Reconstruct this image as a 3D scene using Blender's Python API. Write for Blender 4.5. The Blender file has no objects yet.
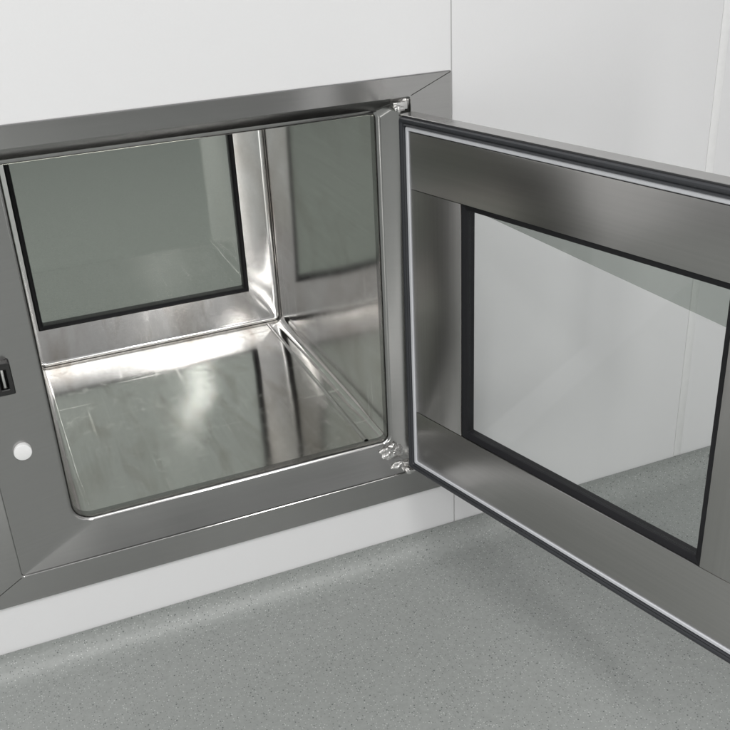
import bpy, bmesh, math, random
from mathutils import Matrix, Vector, noise

scene = bpy.context.scene
col = scene.collection
scene.view_settings.view_transform = 'Standard'
scene.view_settings.look = 'None'
scene.view_settings.exposure = 0

# ------------------------------------------------------------------ materials
def new_mat(name):
    m = bpy.data.materials.new(name); m.use_nodes = True
    nt = m.node_tree
    return m, nt, nt.nodes['Principled BSDF'], nt.links

def steel(name, base=0.55, rough=0.24, stretch=(1, 1, 70), var=0.01, bump=0.0, blotch=0.015, tint=(1, .99, .975), wave=.05, cvar=.03, smudge=0, aniso=0, tangent=(0, 0, 1), floor_tangent=None, floor_rough=None, scratches=0, stain=0):
    m, nt, b, L = new_mat(name)
    b.inputs['Metallic'].default_value = 1
    tc = nt.nodes.new('ShaderNodeTexCoord')
    mp = nt.nodes.new('ShaderNodeMapping'); mp.inputs['Scale'].default_value = stretch
    L.new(tc.outputs['Object'], mp.inputs['Vector'])
    n = nt.nodes.new('ShaderNodeTexNoise'); n.inputs['Scale'].default_value = 3; n.inputs['Detail'].default_value = 2; n.inputs['Roughness'].default_value = .6
    L.new(mp.outputs['Vector'], n.inputs['Vector'])
    n2 = nt.nodes.new('ShaderNodeTexNoise'); n2.inputs['Scale'].default_value = 4; n2.inputs['Detail'].default_value = 2
    L.new(tc.outputs['Object'], n2.inputs['Vector'])
    r1 = nt.nodes.new('ShaderNodeMapRange')
    r1.inputs['To Min'].default_value = rough - var; r1.inputs['To Max'].default_value = rough + var
    L.new(n.outputs['Fac'], r1.inputs['Value'])
    r2 = nt.nodes.new('ShaderNodeMapRange'); r2.inputs['From Min'].default_value = .3; r2.inputs['From Max'].default_value = .7
    r2.inputs['To Min'].default_value = -blotch; r2.inputs['To Max'].default_value = blotch
    L.new(n2.outputs['Fac'], r2.inputs['Value'])
    ad = nt.nodes.new('ShaderNodeMath'); ad.operation = 'ADD'; ad.use_clamp = True
    L.new(r1.outputs['Result'], ad.inputs[0]); L.new(r2.outputs['Result'], ad.inputs[1])
    rough_out = ad.outputs[0]
    isfloor = None
    if floor_tangent:
        ge = nt.nodes.new('ShaderNodeNewGeometry'); se = nt.nodes.new('ShaderNodeSeparateXYZ'); L.new(ge.outputs['True Normal'], se.inputs[0])
        ab = nt.nodes.new('ShaderNodeMath'); ab.operation = 'ABSOLUTE'; L.new(se.outputs['Z'], ab.inputs[0])
        gt = nt.nodes.new('ShaderNodeMath'); gt.operation = 'GREATER_THAN'; gt.inputs[1].default_value = .5; L.new(ab.outputs[0], gt.inputs[0])
        isfloor = gt.outputs[0]
    if floor_rough is not None:
        ma = nt.nodes.new('ShaderNodeMath'); ma.operation = 'MULTIPLY_ADD'; ma.inputs[1].default_value = floor_rough - rough
        L.new(isfloor, ma.inputs[0]); L.new(rough_out, ma.inputs[2]); rough_out = ma.outputs[0]
    if smudge:
        n4 = nt.nodes.new('ShaderNodeTexNoise'); n4.inputs['Scale'].default_value = 26; n4.inputs['Detail'].default_value = 7; n4.inputs['Distortion'].default_value = 1.5
        L.new(tc.outputs['Object'], n4.inputs['Vector'])
        r4 = nt.nodes.new('ShaderNodeMapRange'); r4.inputs['From Min'].default_value = .54; r4.inputs['From Max'].default_value = .74; r4.inputs['To Max'].default_value = smudge
        L.new(n4.outputs['Fac'], r4.inputs['Value'])
        fm = nt.nodes.new('ShaderNodeMath'); fm.operation = 'MULTIPLY'; L.new(r4.outputs['Result'], fm.inputs[0])
        if isfloor: L.new(isfloor, fm.inputs[1])
        else: fm.inputs[1].default_value = 1
        a2 = nt.nodes.new('ShaderNodeMath'); a2.operation = 'ADD'; L.new(rough_out, a2.inputs[0]); L.new(fm.outputs[0], a2.inputs[1])
        rough_out = a2.outputs[0]
    if scratches:
        for rot, sc in ((.5, (3, 60, 3)), (-.35, (45, 3, 3)), (1.1, (3, 50, 3))):
            m5 = nt.nodes.new('ShaderNodeMapping'); m5.inputs['Rotation'].default_value = (0, 0, rot); m5.inputs['Scale'].default_value = sc
            L.new(tc.outputs['Object'], m5.inputs['Vector'])
            n5 = nt.nodes.new('ShaderNodeTexNoise'); n5.inputs['Scale'].default_value = 1.6; n5.inputs['Detail'].default_value = 0
            L.new(m5.outputs['Vector'], n5.inputs['Vector'])
            r5 = nt.nodes.new('ShaderNodeMapRange'); r5.inputs['From Min'].default_value = .76; r5.inputs['From Max'].default_value = .84; r5.inputs['To Max'].default_value = scratches
            L.new(n5.outputs['Fac'], r5.inputs['Value'])
            a5 = nt.nodes.new('ShaderNodeMath'); a5.operation = 'ADD'; L.new(rough_out, a5.inputs[0]); L.new(r5.outputs['Result'], a5.inputs[1])
            rough_out = a5.outputs[0]
    L.new(rough_out, b.inputs['Roughness'])
    cr = nt.nodes.new('ShaderNodeMapRange'); cr.inputs['From Min'].default_value = .25; cr.inputs['From Max'].default_value = .75
    cr.inputs['To Min'].default_value = base * (1 - cvar); cr.inputs['To Max'].default_value = base * (1 + cvar)
    L.new(n.outputs['Fac'], cr.inputs['Value'])
    mx = nt.nodes.new('ShaderNodeVectorMath'); mx.operation = 'SCALE'
    mx.inputs[0].default_value = tint
    L.new(cr.outputs['Result'], mx.inputs['Scale'])
    colout = mx.outputs['Vector']
    if stain:
        ms = nt.nodes.new('ShaderNodeMapping'); ms.inputs['Scale'].default_value = (14, 3.5, 3.5)
        L.new(tc.outputs['Object'], ms.inputs['Vector'])
        ns = nt.nodes.new('ShaderNodeTexNoise'); ns.inputs['Scale'].default_value = 1.4; ns.inputs['Detail'].default_value = 6; ns.inputs['Distortion'].default_value = .6
        L.new(ms.outputs['Vector'], ns.inputs['Vector'])
        rs = nt.nodes.new('ShaderNodeMapRange'); rs.inputs['From Min'].default_value = .48; rs.inputs['From Max'].default_value = .72; rs.inputs['To Max'].default_value = stain
        L.new(ns.outputs['Fac'], rs.inputs['Value'])
        xs_ = nt.nodes.new('ShaderNodeMix'); xs_.data_type = 'RGBA'; xs_.blend_type = 'MULTIPLY'
        L.new(rs.outputs['Result'], xs_.inputs['Factor']); L.new(colout, xs_.inputs['A']); xs_.inputs['B'].default_value = (.62, .56, .50, 1)
        colout = xs_.outputs['Result']
    L.new(colout, b.inputs['Base Color'])
    nrm = None
    if wave:
        n3 = nt.nodes.new('ShaderNodeTexNoise'); n3.inputs['Scale'].default_value = 3.2; n3.inputs['Detail'].default_value = 1
        L.new(tc.outputs['Object'], n3.inputs['Vector'])
        bp2 = nt.nodes.new('ShaderNodeBump'); bp2.inputs['Strength'].default_value = wave; bp2.inputs['Distance'].default_value = .012
        L.new(n3.outputs['Fac'], bp2.inputs['Height']); nrm = bp2
    if bump:
        bp = nt.nodes.new('ShaderNodeBump'); bp.inputs['Strength'].default_value = bump; bp.inputs['Distance'].default_value = .004
        L.new(n.outputs['Fac'], bp.inputs['Height'])
        if nrm: L.new(bp.outputs['Normal'], nrm.inputs['Normal'])
        else: nrm = bp
    if nrm: L.new(nrm.outputs['Normal'], b.inputs['Normal'])
    if aniso:
        b.inputs['Anisotropic'].default_value = aniso
        if floor_tangent:
            mv = nt.nodes.new('ShaderNodeMix'); mv.data_type = 'VECTOR'
            L.new(isfloor, mv.inputs['Factor'])
            mv.inputs[4].default_value = tangent; mv.inputs[5].default_value = floor_tangent
            L.new(mv.outputs[1], b.inputs['Tangent'])
            am = nt.nodes.new('ShaderNodeMapRange'); am.inputs['To Min'].default_value = .45; am.inputs['To Max'].default_value = aniso
            L.new(isfloor, am.inputs['Value']); L.new(am.outputs['Result'], b.inputs['Anisotropic'])
        else:
            cx = nt.nodes.new('ShaderNodeCombineXYZ')
            for i in range(3): cx.inputs[i].default_value = tangent[i]
            L.new(cx.outputs[0], b.inputs['Tangent'])
    return m

def plain(name, color, rough=.5, bump=0, scale=60, spec=.5, var=.06, metal=0):
    m, nt, b, L = new_mat(name)
    b.inputs['Roughness'].default_value = rough
    b.inputs['Metallic'].default_value = metal
    b.inputs['Specular IOR Level'].default_value = spec
    tc = nt.nodes.new('ShaderNodeTexCoord')
    n = nt.nodes.new('ShaderNodeTexNoise'); n.inputs['Scale'].default_value = scale; n.inputs['Detail'].default_value = 6
    L.new(tc.outputs['Object'], n.inputs['Vector'])
    cr = nt.nodes.new('ShaderNodeMapRange'); cr.inputs['To Min'].default_value = 1 - var; cr.inputs['To Max'].default_value = 1 + var
    L.new(n.outputs['Fac'], cr.inputs['Value'])
    mx = nt.nodes.new('ShaderNodeVectorMath'); mx.operation = 'SCALE'; mx.inputs[0].default_value = color
    L.new(cr.outputs['Result'], mx.inputs['Scale']); L.new(mx.outputs['Vector'], b.inputs['Base Color'])
    if bump:
        bp = nt.nodes.new('ShaderNodeBump'); bp.inputs['Strength'].default_value = bump; bp.inputs['Distance'].default_value = .002
        L.new(n.outputs['Fac'], bp.inputs['Height']); L.new(bp.outputs['Normal'], b.inputs['Normal'])
    return m

def glass(name, tint, refl=.05):
    m = bpy.data.materials.new(name); m.use_nodes = True
    nt = m.node_tree; L = nt.links; nt.nodes.clear()
    out = nt.nodes.new('ShaderNodeOutputMaterial')
    t = nt.nodes.new('ShaderNodeBsdfTransparent'); t.inputs['Color'].default_value = (*tint, 1)
    g = nt.nodes.new('ShaderNodeBsdfGlossy'); g.inputs['Roughness'].default_value = .01
    tc = nt.nodes.new('ShaderNodeTexCoord'); n = nt.nodes.new('ShaderNodeTexNoise'); n.inputs['Scale'].default_value = 2
    L.new(tc.outputs['Object'], n.inputs['Vector'])
    rr = nt.nodes.new('ShaderNodeMapRange'); rr.inputs['To Min'].default_value = 0.0; rr.inputs['To Max'].default_value = .03
    L.new(n.outputs['Fac'], rr.inputs['Value']); L.new(rr.outputs['Result'], g.inputs['Roughness'])
    lw = nt.nodes.new('ShaderNodeLayerWeight'); lw.inputs['Blend'].default_value = .5
    p = nt.nodes.new('ShaderNodeMath'); p.operation = 'POWER'; p.inputs[1].default_value = 5
    L.new(lw.outputs['Facing'], p.inputs[0])
    ma = nt.nodes.new('ShaderNodeMath'); ma.operation = 'MULTIPLY_ADD'; ma.inputs[1].default_value = .93; ma.inputs[2].default_value = refl
    L.new(p.outputs[0], ma.inputs[0])
    mx = nt.nodes.new('ShaderNodeMixShader')
    L.new(ma.outputs[0], mx.inputs[0]); L.new(t.outputs[0], mx.inputs[1]); L.new(g.outputs[0], mx.inputs[2])
    L.new(mx.outputs[0], out.inputs[0])
    return m

doordir = (math.sin(.2671), -math.cos(.2671), 0)
M_frame = steel('brushed_steel_frame', .41, .17, aniso=.6, tangent=(0, 0, 1), wave=.30, blotch=.03)
M_liner = steel('mill_steel_liner', .80, .13, stretch=(60, 1.2, 60), var=.012, blotch=.015, wave=.18, smudge=.08, aniso=.85, tangent=(0, 0, 1), floor_tangent=(0, 1, 0), floor_rough=.105, scratches=.08, stain=.4)
M_railh = steel('brushed_steel_rail', .46, .28, aniso=.5, tangent=(0, 0, 1), tint=(1, .982, .958), blotch=.0, wave=0, var=.006, cvar=.045)
M_stile = steel('brushed_steel_stile', .50, .31, stretch=(70, 70, 1), aniso=.3, tangent=doordir, tint=(1, .982, .958), blotch=.0, wave=0, var=.006, cvar=.045)
M_door = steel('folded_steel_shell', .48, .27, stretch=(3, 3, 3))
M_edge = steel('polished_steel_edge', .65, .22, stretch=(5, 5, 5), var=.03)
M_weld = steel('rough_weld_metal', .72, .24, stretch=(9, 9, 9), var=.1, bump=.2)
M_darksteel = plain('dark_catch_metal', (.05, .05, .05), .4, .05, metal=1)
M_black = plain('black_rubber', (.010, .010, .012), .5, .05, spec=.3)
M_dark = plain('dark_grey_rubber_seal', (.035, .037, .042), .4, .1)
M_whiteg = plain('white_silicone_gasket', (.64, .65, .68), .5, .1, 40)
M_wall = plain('white_coated_panel', (.715, .715, .722), .45, .05, 220, .3, .012)
M_joint = plain('grey_silicone_joint', (.46, .46, .46), .6)
M_groove = plain('dark_mitre_gap', (.05, .05, .05), .7)
M_cap = plain('white_plastic', (.80, .80, .80), .35)
M_glassd = glass('clear_door_glass', (.976, .980, .978), .012)
M_glassr = glass('green_tinted_glass', (.906, .920, .898), .035)
M_reflection = glass('grey_green_painted_reflection', (.58, .61, .58), .02)  # tint that paints a reflection into the door glazing

def floor_mat():
    m, nt, b, L = new_mat('speckled_vinyl')
    tc = nt.nodes.new('ShaderNodeTexCoord')
    def ramp(src, p0, c0, p1, c1):
        r = nt.nodes.new('ShaderNodeValToRGB'); r.color_ramp.elements[0].position = p0; r.color_ramp.elements[0].color = c0
        r.color_ramp.elements[1].position = p1; r.color_ramp.elements[1].color = c1
        L.new(src, r.inputs['Fac']); return r.outputs['Color']
    base = nt.nodes.new('ShaderNodeTexNoise'); base.inputs['Scale'].default_value = 120; base.inputs['Detail'].default_value = 6; base.inputs['Roughness'].default_value = .7
    L.new(tc.outputs['Object'], base.inputs['Vector'])
    c = ramp(base.outputs['Fac'], .3, (.242, .255, .246, 1), .7, (.296, .309, .300, 1))
    for sc, th, colr, f, share in ((230, .18, (.08, .09, .09, 1), .75, .64), (150, .14, (.06, .07, .07, 1), .85, .84), (250, .17, (.62, .63, .62, 1), .6, .64)):
        v = nt.nodes.new('ShaderNodeTexVoronoi'); v.inputs['Scale'].default_value = sc
        L.new(tc.outputs['Object'], v.inputs['Vector'])
        sep = nt.nodes.new('ShaderNodeSeparateColor'); L.new(v.outputs['Color'], sep.inputs[0])
        gt = nt.nodes.new('ShaderNodeMath'); gt.operation = 'GREATER_THAN'; gt.inputs[1].default_value = share
        L.new(sep.outputs[0], gt.inputs[0])
        lt = nt.nodes.new('ShaderNodeMapRange'); lt.inputs['From Min'].default_value = th + .13; lt.inputs['From Max'].default_value = th
        L.new(v.outputs['Distance'], lt.inputs['Value'])
        mu = nt.nodes.new('ShaderNodeMath'); mu.operation = 'MULTIPLY'; L.new(gt.outputs[0], mu.inputs[0]); L.new(lt.outputs['Result'], mu.inputs[1])
        mf = nt.nodes.new('ShaderNodeMath'); mf.operation = 'MULTIPLY'; mf.inputs[1].default_value = f; L.new(mu.outputs[0], mf.inputs[0])
        mx = nt.nodes.new('ShaderNodeMix'); mx.data_type = 'RGBA'
        L.new(mf.outputs[0], mx.inputs['Factor']); L.new(c, mx.inputs['A']); mx.inputs['B'].default_value = colr
        c = mx.outputs['Result']
    L.new(c, b.inputs['Base Color'])
    fine = nt.nodes.new('ShaderNodeTexNoise'); fine.inputs['Scale'].default_value = 160; fine.inputs['Detail'].default_value = 3
    L.new(tc.outputs['Object'], fine.inputs['Vector'])
    bp = nt.nodes.new('ShaderNodeBump'); bp.inputs['Strength'].default_value = .2; bp.inputs['Distance'].default_value = .002
    L.new(fine.outputs['Fac'], bp.inputs['Height']); L.new(bp.outputs['Normal'], b.inputs['Normal'])
    b.inputs['Roughness'].default_value = .38
    return m
M_floor = floor_mat()

# ------------------------------------------------------------------ helpers
def finish(bm, name, mat, parent=None, angle=30, smooth=True):
    bmesh.ops.recalc_face_normals(bm, faces=bm.faces)
    me = bpy.data.meshes.new(name); bm.to_mesh(me); bm.free()
    me.materials.append(mat)
    if smooth:
        me.polygons.foreach_set('use_smooth', [True] * len(me.polygons))
        me.set_sharp_from_angle(angle=math.radians(angle))
    ob = bpy.data.objects.new(name, me); col.objects.link(ob)
    if parent: ob.parent = parent
    return ob

def rloop(rect, r, n=6):
    # r: one radius, or four (top right, top left, bottom left, bottom right)
    if not isinstance(r, (tuple, list)): r = (r,) * 4
    x0, x1, z0, z1 = rect; pts = []
    for (sx, sz, a0), q in zip(((1, 1, 0), (0, 1, 90), (0, 0, 180), (1, 0, 270)), r):
        cx = x1 - q if sx else x0 + q; cz = z1 - q if sz else z0 + q
        for i in range(n + 1):
            a = math.radians(a0 + 90 * i / n)
            pts.append((cx + q * math.cos(a), cz + q * math.sin(a)))
    return pts
def ex(rect, e): return (rect[0] - e, rect[1] + e, rect[2] - e, rect[3] + e)

def loft(bm, loops, cyclic=False):
    rows = []
    for rect, r, y in loops:
        rows.append([bm.verts.new((x, y, z)) for x, z in rloop(rect, r)])
    k = len(rows)
    for i in range(k if cyclic else k - 1):
        a, b = rows[i], rows[(i + 1) % k]
        for j in range(len(a)):
            j2 = (j + 1) % len(a)
            bm.faces.new((a[j], a[j2], b[j2], b[j]))

def box(bm, x0, x1, y0, y1, z0, z1, bev=0.0, seg=2):
    r = bmesh.ops.create_cube(bm, size=1)
    vs = r['verts']
    bmesh.ops.scale(bm, vec=(x1 - x0, y1 - y0, z1 - z0), verts=vs)
    bmesh.ops.translate(bm, vec=((x0 + x1) / 2, (y0 + y1) / 2, (z0 + z1) / 2), verts=vs)
    if bev:
        es = list({e for v in vs for e in v.link_edges})
        bmesh.ops.bevel(bm, geom=es, offset=bev, segments=seg, affect='EDGES', profile=.5)

def cyl(bm, c, axis, r, h, seg=32, bev=0):
    M = Matrix.Translation(c) @ Vector((0, 0, 1)).rotation_difference(Vector(axis)).to_matrix().to_4x4()
    res = bmesh.ops.create_cone(bm, cap_ends=True, segments=seg, radius1=r, radius2=r, depth=h, matrix=M)
    if bev:
        es = [e for e in {e for v in res['verts'] for e in v.link_edges} if any(len(f.verts) > 4 for f in e.link_faces)]
        bmesh.ops.bevel(bm, geom=es, offset=bev, segments=3, affect='EDGES', profile=.5)

# ------------------------------------------------------------------ setting
FZ = -.270
CORNER = .900
WALLH = 2.3
OPEN = (-.60, 0.008, 0.0, .640)
D = .708

bm = bmesh.new()
prof = [(-7.0, FZ)]
R = .050
prof.append((-.004 - R, FZ))
for i in range(1, 9):
    a = math.radians(90 * i / 8)
    prof.append((-.004 - R + R * math.sin(a), FZ + R - R * math.cos(a)))
prof.append((-.004, -.2225)); prof.append((-.0005, -.2215))
rows = []
for x in (-6.0, CORNER - .002):
    rows.append([bm.verts.new((x, y, z)) for y, z in prof])
for i in range(len(prof) - 1):
    bm.faces.new((rows[0][i], rows[1][i], rows[1][i + 1], rows[0][i + 1]))
fl = finish(bm, 'floor', M_floor); fl['kind'] = 'structure'

bm = bmesh.new()
vs = [bm.verts.new(p) for p in ((-3.6, .06, FZ), (3.0, .06, FZ), (3.0, 6, FZ), (-3.6, 6, FZ))]
bm.faces.new(vs)
fl2 = finish(bm, 'floor', M_floor, smooth=False); fl2['kind'] = 'structure'

def hole_panel(bm, X0, X1, Z0, Z1, h, y0, y1):
    for (a, b, c, d) in ((X0, X1, h[3], Z1), (X0, X1, Z0, h[2]), (X0, h[0], h[2], h[3]), (h[1], X1, h[2], h[3])):
        box(bm, a, b, y0, y1, c, d)
bm = bmesh.new()
hole = (-.725, .085, -.085, .685)
xs = .1405
hole_panel(bm, -6.0, xs, FZ, WALLH, hole, 0, .05)
bmesh.ops.remove_doubles(bm, verts=bm.verts, dist=1e-5)
wall = finish(bm, 'wall', M_wall, smooth=False)
wall['label'] = 'white coated cleanroom wall panel holding the steel hatch'; wall['category'] = 'wall'
bm = bmesh.new()
box(bm, xs, xs + .0025, .0015, .04, FZ, WALLH)
finish(bm, 'joint', M_joint, wall, smooth=False)

bm = bmesh.new()
box(bm, xs + .0025, CORNER + .05, 0, .05, FZ, WALLH)
wall2 = finish(bm, 'wall', M_wall, smooth=False)
wall2['label'] = 'plain white cleanroom wall panel behind the open hatch door'; wall2['category'] = 'wall'
bm = bmesh.new()
box(bm, .708, .727, -.0014, -.0002, FZ + .05, WALLH, .0004)
finish(bm, 'cover_strip', M_cap, wall2)

bm = bmesh.new()
box(bm, CORNER, CORNER + .05, -3.0, -.0005, FZ, WALLH)
wall3 = finish(bm, 'wall', M_wall, smooth=False)
wall3['label'] = 'white cleanroom side wall meeting the rear panel at a corner'; wall3['category'] = 'wall'

# ------------------------------------------------------------------ pass box
root = bpy.data.objects.new('pass_box', None); col.objects.link(root)
root['label'] = 'brushed stainless steel pass box set in white wall, door open'
root['category'] = 'pass box'

FY = -.0055
XL = -.800
SY = .021
RR = .009
CR = (.006, .004, .032, .012)
def cr(d): return tuple(max(q + d, .002) for q in CR)
bm = bmesh.new()
loops = [(OPEN, CR, .045)]
for i in range(0, 8):
    a = math.radians(90 * i / 7)
    e = RR * (1 - math.cos(a)); y = SY + RR * (1 - math.sin(a))
    loops.append((ex(OPEN, e), cr(e), y))
loops += [
    ((-.7066, .0606, -.0646, .6686), .005, -.0012),
    ((-.7072, .0612, -.0652, .6692), .005, FY + .0008),
    ((-.7082, .0622, -.0662, .6702), .005, FY),
    ((XL + .0015, .1375, -.1205, .7025), .002, FY),
    ((XL, .139, -.122, .704), .002, FY + .0015),
    ((XL, .139, -.122, .704), .002, -.0005),
]
loft(bm, loops)
frame = finish(bm, 'frame', M_frame, root, angle=18)

for (a, b) in (((.0630, .6710), (.1370, .7020)), ((-.7090, -.0670), (XL + .002, -.1200))):
    bm = bmesh.new()
    ax, az = a; bx, bz = b
    d = Vector((bx - ax, bz - az)).normalized(); nx, nz = -d.y * .0006, d.x * .0006
    vs = [bm.verts.new(p) for p in ((ax + nx, FY - .0004, az + nz), (bx + nx, FY - .0004, bz + nz), (bx - nx, FY - .0004, bz - nz), (ax - nx, FY - .0004, az - nz))]
    bm.faces.new(vs)
    finish(bm, 'mitre_line', M_groove, frame, smooth=False)

WIN = (-.566, -.078, .104, .560)
bm = bmesh.new()
br = .014
base_r = (.006, .004, .024, .020)
loops = [(OPEN, CR, .0450), (OPEN, CR, .10), (OPEN, (.006, .004, .028, .020), .20), (OPEN, base_r, D - br)]
for i in range(1, 6):
    a = math.radians(90 * i / 5)
    dlt = -br + br * math.cos(a)
    loops.append((ex(OPEN, dlt), tuple(max(q + dlt, .003) for q in base_r), D - br + br * math.sin(a)))
loops += [(ex(WIN, .012), .003, D), (ex(WIN, .010), .002, D + .003), (ex(WIN, .010), .002, D + .03)]
loft(bm, loops)
liner = finish(bm, 'chamber_liner', M_liner, root, angle=25)
liner['label'] = 'mirror-like steel chamber lining with rounded edges'

bm = bmesh.new()
sec = [(.0098, D - .002), (.0098, D + .02), (0, D + .02), (0, D + .004), (.001, D - .001), (.004, D - .0035), (.008, D - .0035)]
loft(bm, [(ex(WIN, e), .003, y) for e, y in sec], cyclic=True)
rw = finish(bm, 'window', M_black, root)
for y in (D + .006, D + .018):
    bm = bmesh.new(); box(bm, WIN[0] + .0003, WIN[1] - .0003, y, y + .004, WIN[2] + .0003, WIN[3] - .0003)
    finish(bm, 'glass_pane', M_glassr, rw, smooth=False)

bm = bmesh.new()
O2 = ex(OPEN, .02)
loft(bm, [(O2, .01, .052), (O2, .01, D + .031), (ex(WIN, .0105), .002, D + .031)])
finish(bm, 'casing', M_frame, root)

bm = bmesh.new()
for xc in (-.030,):
    n = 8
    ra = [bm.verts.new((xc + .0045 * math.cos(math.pi * i / n), .045, .0002 + .0032 * math.sin(math.pi * i / n))) for i in range(n + 1)]
    rb = [bm.verts.new((v.co.x, D - .016, v.co.z)) for v in ra]
    for i in range(n): bm.faces.new((ra[i], ra[i + 1], rb[i + 1], rb[i]))
finish(bm, 'floor_rib', M_edge, root)

# latch keeper: small dark catch with a slot and a roller
bm = bmesh.new()
loft(bm, [((-.676, -.648, .284, .339), .003, .010), ((-.676, -.648, .284, .339), .003, -.006), ((-.675, -.649, .285, .338), .003, -.0075),
          ((-.669, -.655, .293, .330), .002, -.0075), ((-.668, -.656, .294, .329), .002, -.0065), ((-.668, -.656, .294, .329), .002, .008)])
latch = finish(bm, 'latch', M_darksteel, root)
bm = bmesh.new()
cyl(bm, (-.662, .001, .3115), (0, 0, 1), .0045, .034, 20, .0008)
finish(bm, 'roller', M_edge, latch)

bm = bmesh.new()
cyl(bm, (-.659, .0065, .172), (0, -1, 0), .0145, .012, 40, .0015)
finish(bm, 'plug_cap', M_cap, root)

def hinge(z0):
    bm = bmesh.new()
    box(bm, .030, .056, -.006, .006, z0 - .006, z0 + .006, .001)
    box(bm, .022, .040, -.030, -.0055, z0 - .003, z0 + .003, .001)
    cyl(bm, (.030, -.026, z0), (0, 0, 1), .0045, .010, 24, .001)
    return finish(bm, 'hinge', M_edge, root)
hinge(.656); hinge(-.049)
def weld(c, s, seed):
    bm = bmesh.new()
    bmesh.ops.create_icosphere(bm, subdivisions=6, radius=1)
    for v in bm.verts:
        p = v.co.copy()
        k = 1 + .4 * noise.noise(p * 1.5 + Vector((seed, 0, 0))) + .25 * noise.noise(p * 4 + Vector((0, seed, 0))) + .12 * noise.noise(p * 9 + Vector((0, 0, seed)))
        v.co = Vector((c[0] + p.x * s[0] * k, c[1] + p.y * s[1] * k, c[2] + p.z * s[2] * k))
    return finish(bm, 'weld', M_weld, root, angle=60)
weld((.012, .014, -.022), (.024, .005, .015), 3.1)
weld((.020, .003, -.048), (.015, .004, .006), 5.6)

# ------------------------------------------------------------------ door
th = .2671
WD = .790; Z0 = -.036; Z1 = .649; T = .030
oL, oR, oB, oT = .1475, .6405, .0975, .5275
m_ = .0255
g = .0006
bv = .0012
DR = (0, WD, Z0, Z1)
bm = bmesh.new()
loft(bm, [(ex(DR, -.0300), .001, .006), (ex(DR, -.0035), .001, .006), (ex(DR, -.0035), .001, .001), (ex(DR, -.0005), .002, .000), (DR, .002, .001), (DR, .002, T - .001), (ex(DR, -.001), .002, T), ((oL, oR, oB, oT), .001, T), ((oL, oR, oB, oT), .001, .0058)])
door = finish(bm, 'door', M_door, root, angle=25)
door.location = (.028, -.030, 0)
door.rotation_euler = (0, 0, -(math.pi / 2 - th))
door['label'] = 'open steel framed hatch door with glazed viewing window'
for (a, b, c, d) in ((m_, WD - m_, oT, Z1 - m_), (m_, WD - m_, Z0 + m_, oB)):
    bm = bmesh.new(); box(bm, a, b, 0, .0057, c, d, bv); finish(bm, 'rail', M_railh, door)
for (a, b, c, d) in ((m_, oL, oB + g, oT - g), (oR, WD - m_, oB + g, oT - g)):
    bm = bmesh.new(); box(bm, a, b, .0004, .0057, c, d, bv); finish(bm, 'stile', M_stile, door)

def ring(rect, sec, name, mat, rad=.003, ang=35):
    bm = bmesh.new()
    loft(bm, [(ex(rect, e), rad, y) for e, y in sec], cyclic=True)
    return finish(bm, name, mat, door, angle=ang)
ring(DR, [(-.0038, .005), (-.0038, -.002), (-.0055, -.0045), (-.0085, -.0052), (-.0110, -.004), (-.0125, -.002), (-.0140, -.004), (-.0155, -.0045), (-.0165, -.003), (-.0165, .005)], 'seal', M_dark, .004)
ring(DR, [(-.0174, .005), (-.0174, -.0005), (-.0184, -.0015), (-.0228, -.0015), (-.0240, -.0005), (-.0240, .005)], 'gasket', M_whiteg, .003)
WR = (oL, oR, oB, oT)
ring(WR, [(-.0004, .003), (-.0004, .022), (-.0105, .022), (-.0105, .0065), (-.0095, .0055), (-.0012, .0025)], 'window_gasket', M_black, .002)
for y in (.010, .020):
    bm = bmesh.new(); box(bm, oL + .0108, oR - .0108, y, y + .003, oB + .0108, oT - .0108)
    finish(bm, 'glass_pane', M_glassd, door, smooth=False)
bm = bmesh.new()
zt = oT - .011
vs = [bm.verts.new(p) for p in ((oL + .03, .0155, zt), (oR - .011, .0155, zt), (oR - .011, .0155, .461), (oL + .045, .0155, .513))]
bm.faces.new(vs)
finish(bm, 'reflection_wedge', M_reflection, door, smooth=False)  # tapered sheet between the panes, a reflection painted as grey-green tint

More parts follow.
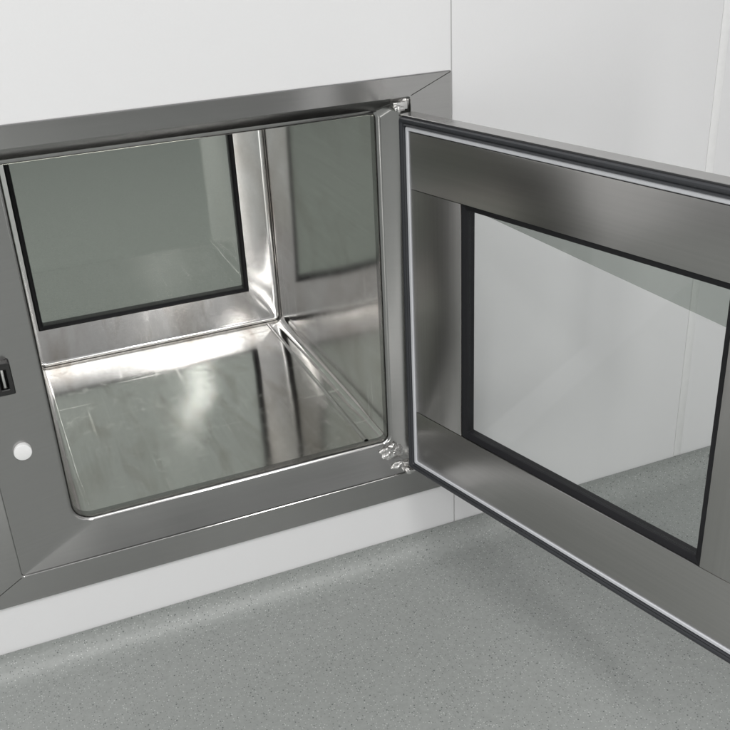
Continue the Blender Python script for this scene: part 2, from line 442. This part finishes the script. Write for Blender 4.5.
# ------------------------------------------------------------------ light
w = bpy.data.worlds.new('World'); scene.world = w; w.use_nodes = True
nt = w.node_tree; bg = nt.nodes['Background']
tc = nt.nodes.new('ShaderNodeTexCoord'); sp = nt.nodes.new('ShaderNodeSeparateXYZ')
nt.links.new(tc.outputs['Generated'], sp.inputs[0])
rp = nt.nodes.new('ShaderNodeValToRGB')
rp.color_ramp.elements[0].position = .0; rp.color_ramp.elements[0].color = (.38, .385, .38, 1)
rp.color_ramp.elements[1].position = .7; rp.color_ramp.elements[1].color = (.62, .63, .64, 1)
nt.links.new(sp.outputs['Z'], rp.inputs['Fac']); nt.links.new(rp.outputs['Color'], bg.inputs['Color'])
bg.inputs['Strength'].default_value = .76

def area(name, loc, size, power, target=None, color=(1, .99, .97)):
    l = bpy.data.lights.new(name, 'AREA'); l.shape = 'RECTANGLE'; l.size, l.size_y = size; l.energy = power; l.color = color
    o = bpy.data.objects.new(name, l); col.objects.link(o); o.location = loc
    if target: o.rotation_euler = (Vector(target) - Vector(loc)).to_track_quat('-Z', 'Y').to_euler()
    return o
area('ceiling_light', (-.5, -1.6, 2.3), (2.2, 1.3), 30)
area('ceiling_light', (-2.6, -1.8, 2.3), (1.2, .6), 34)
area('ceiling_light', (.44, -3.5, 2.3), (.10, 2.0), 40)
area('ceiling_light', (-1.15, -3.0, 2.3), (.12, 1.4), 15)  # narrow unseen lamp, added to streak the right of the chamber floor
area('ceiling_light', (-.2, 1.9, 2.3), (1.6, 1.0), 36)
area('added_glare_light', (-1.15, -4.6, .42), (.42, 1.2), 24, (-1.15, 0, .42))  # low unseen lamp, added to throw glare on the lower-left frame

# ------------------------------------------------------------------ camera
def Rm(ax, ay, az):
    Rz = Matrix.Rotation(az, 3, 'Z')
    F = Matrix(((1, 0, 0), (0, 0, -1), (0, 1, 0)))
    Rx = Matrix.Rotation(ax, 3, 'X')
    Rr = Matrix.Rotation(ay, 3, 'Z')
    return Rr @ Rx @ F @ Rz
Rc = Rm(.4595, -.0516, .3743).transposed() @ Matrix(((1, 0, 0), (0, -1, 0), (0, 0, -1)))
cam = bpy.data.cameras.new('Camera'); co = bpy.data.objects.new('Camera', cam); col.objects.link(co)
co.matrix_world = Matrix.Translation((-.6286, -1.4927, .9840)) @ Rc.to_4x4()
cam.sensor_width = 36; cam.lens = 961.69 / 730 * 36; cam.clip_start = .01; cam.clip_end = 100
scene.camera = co
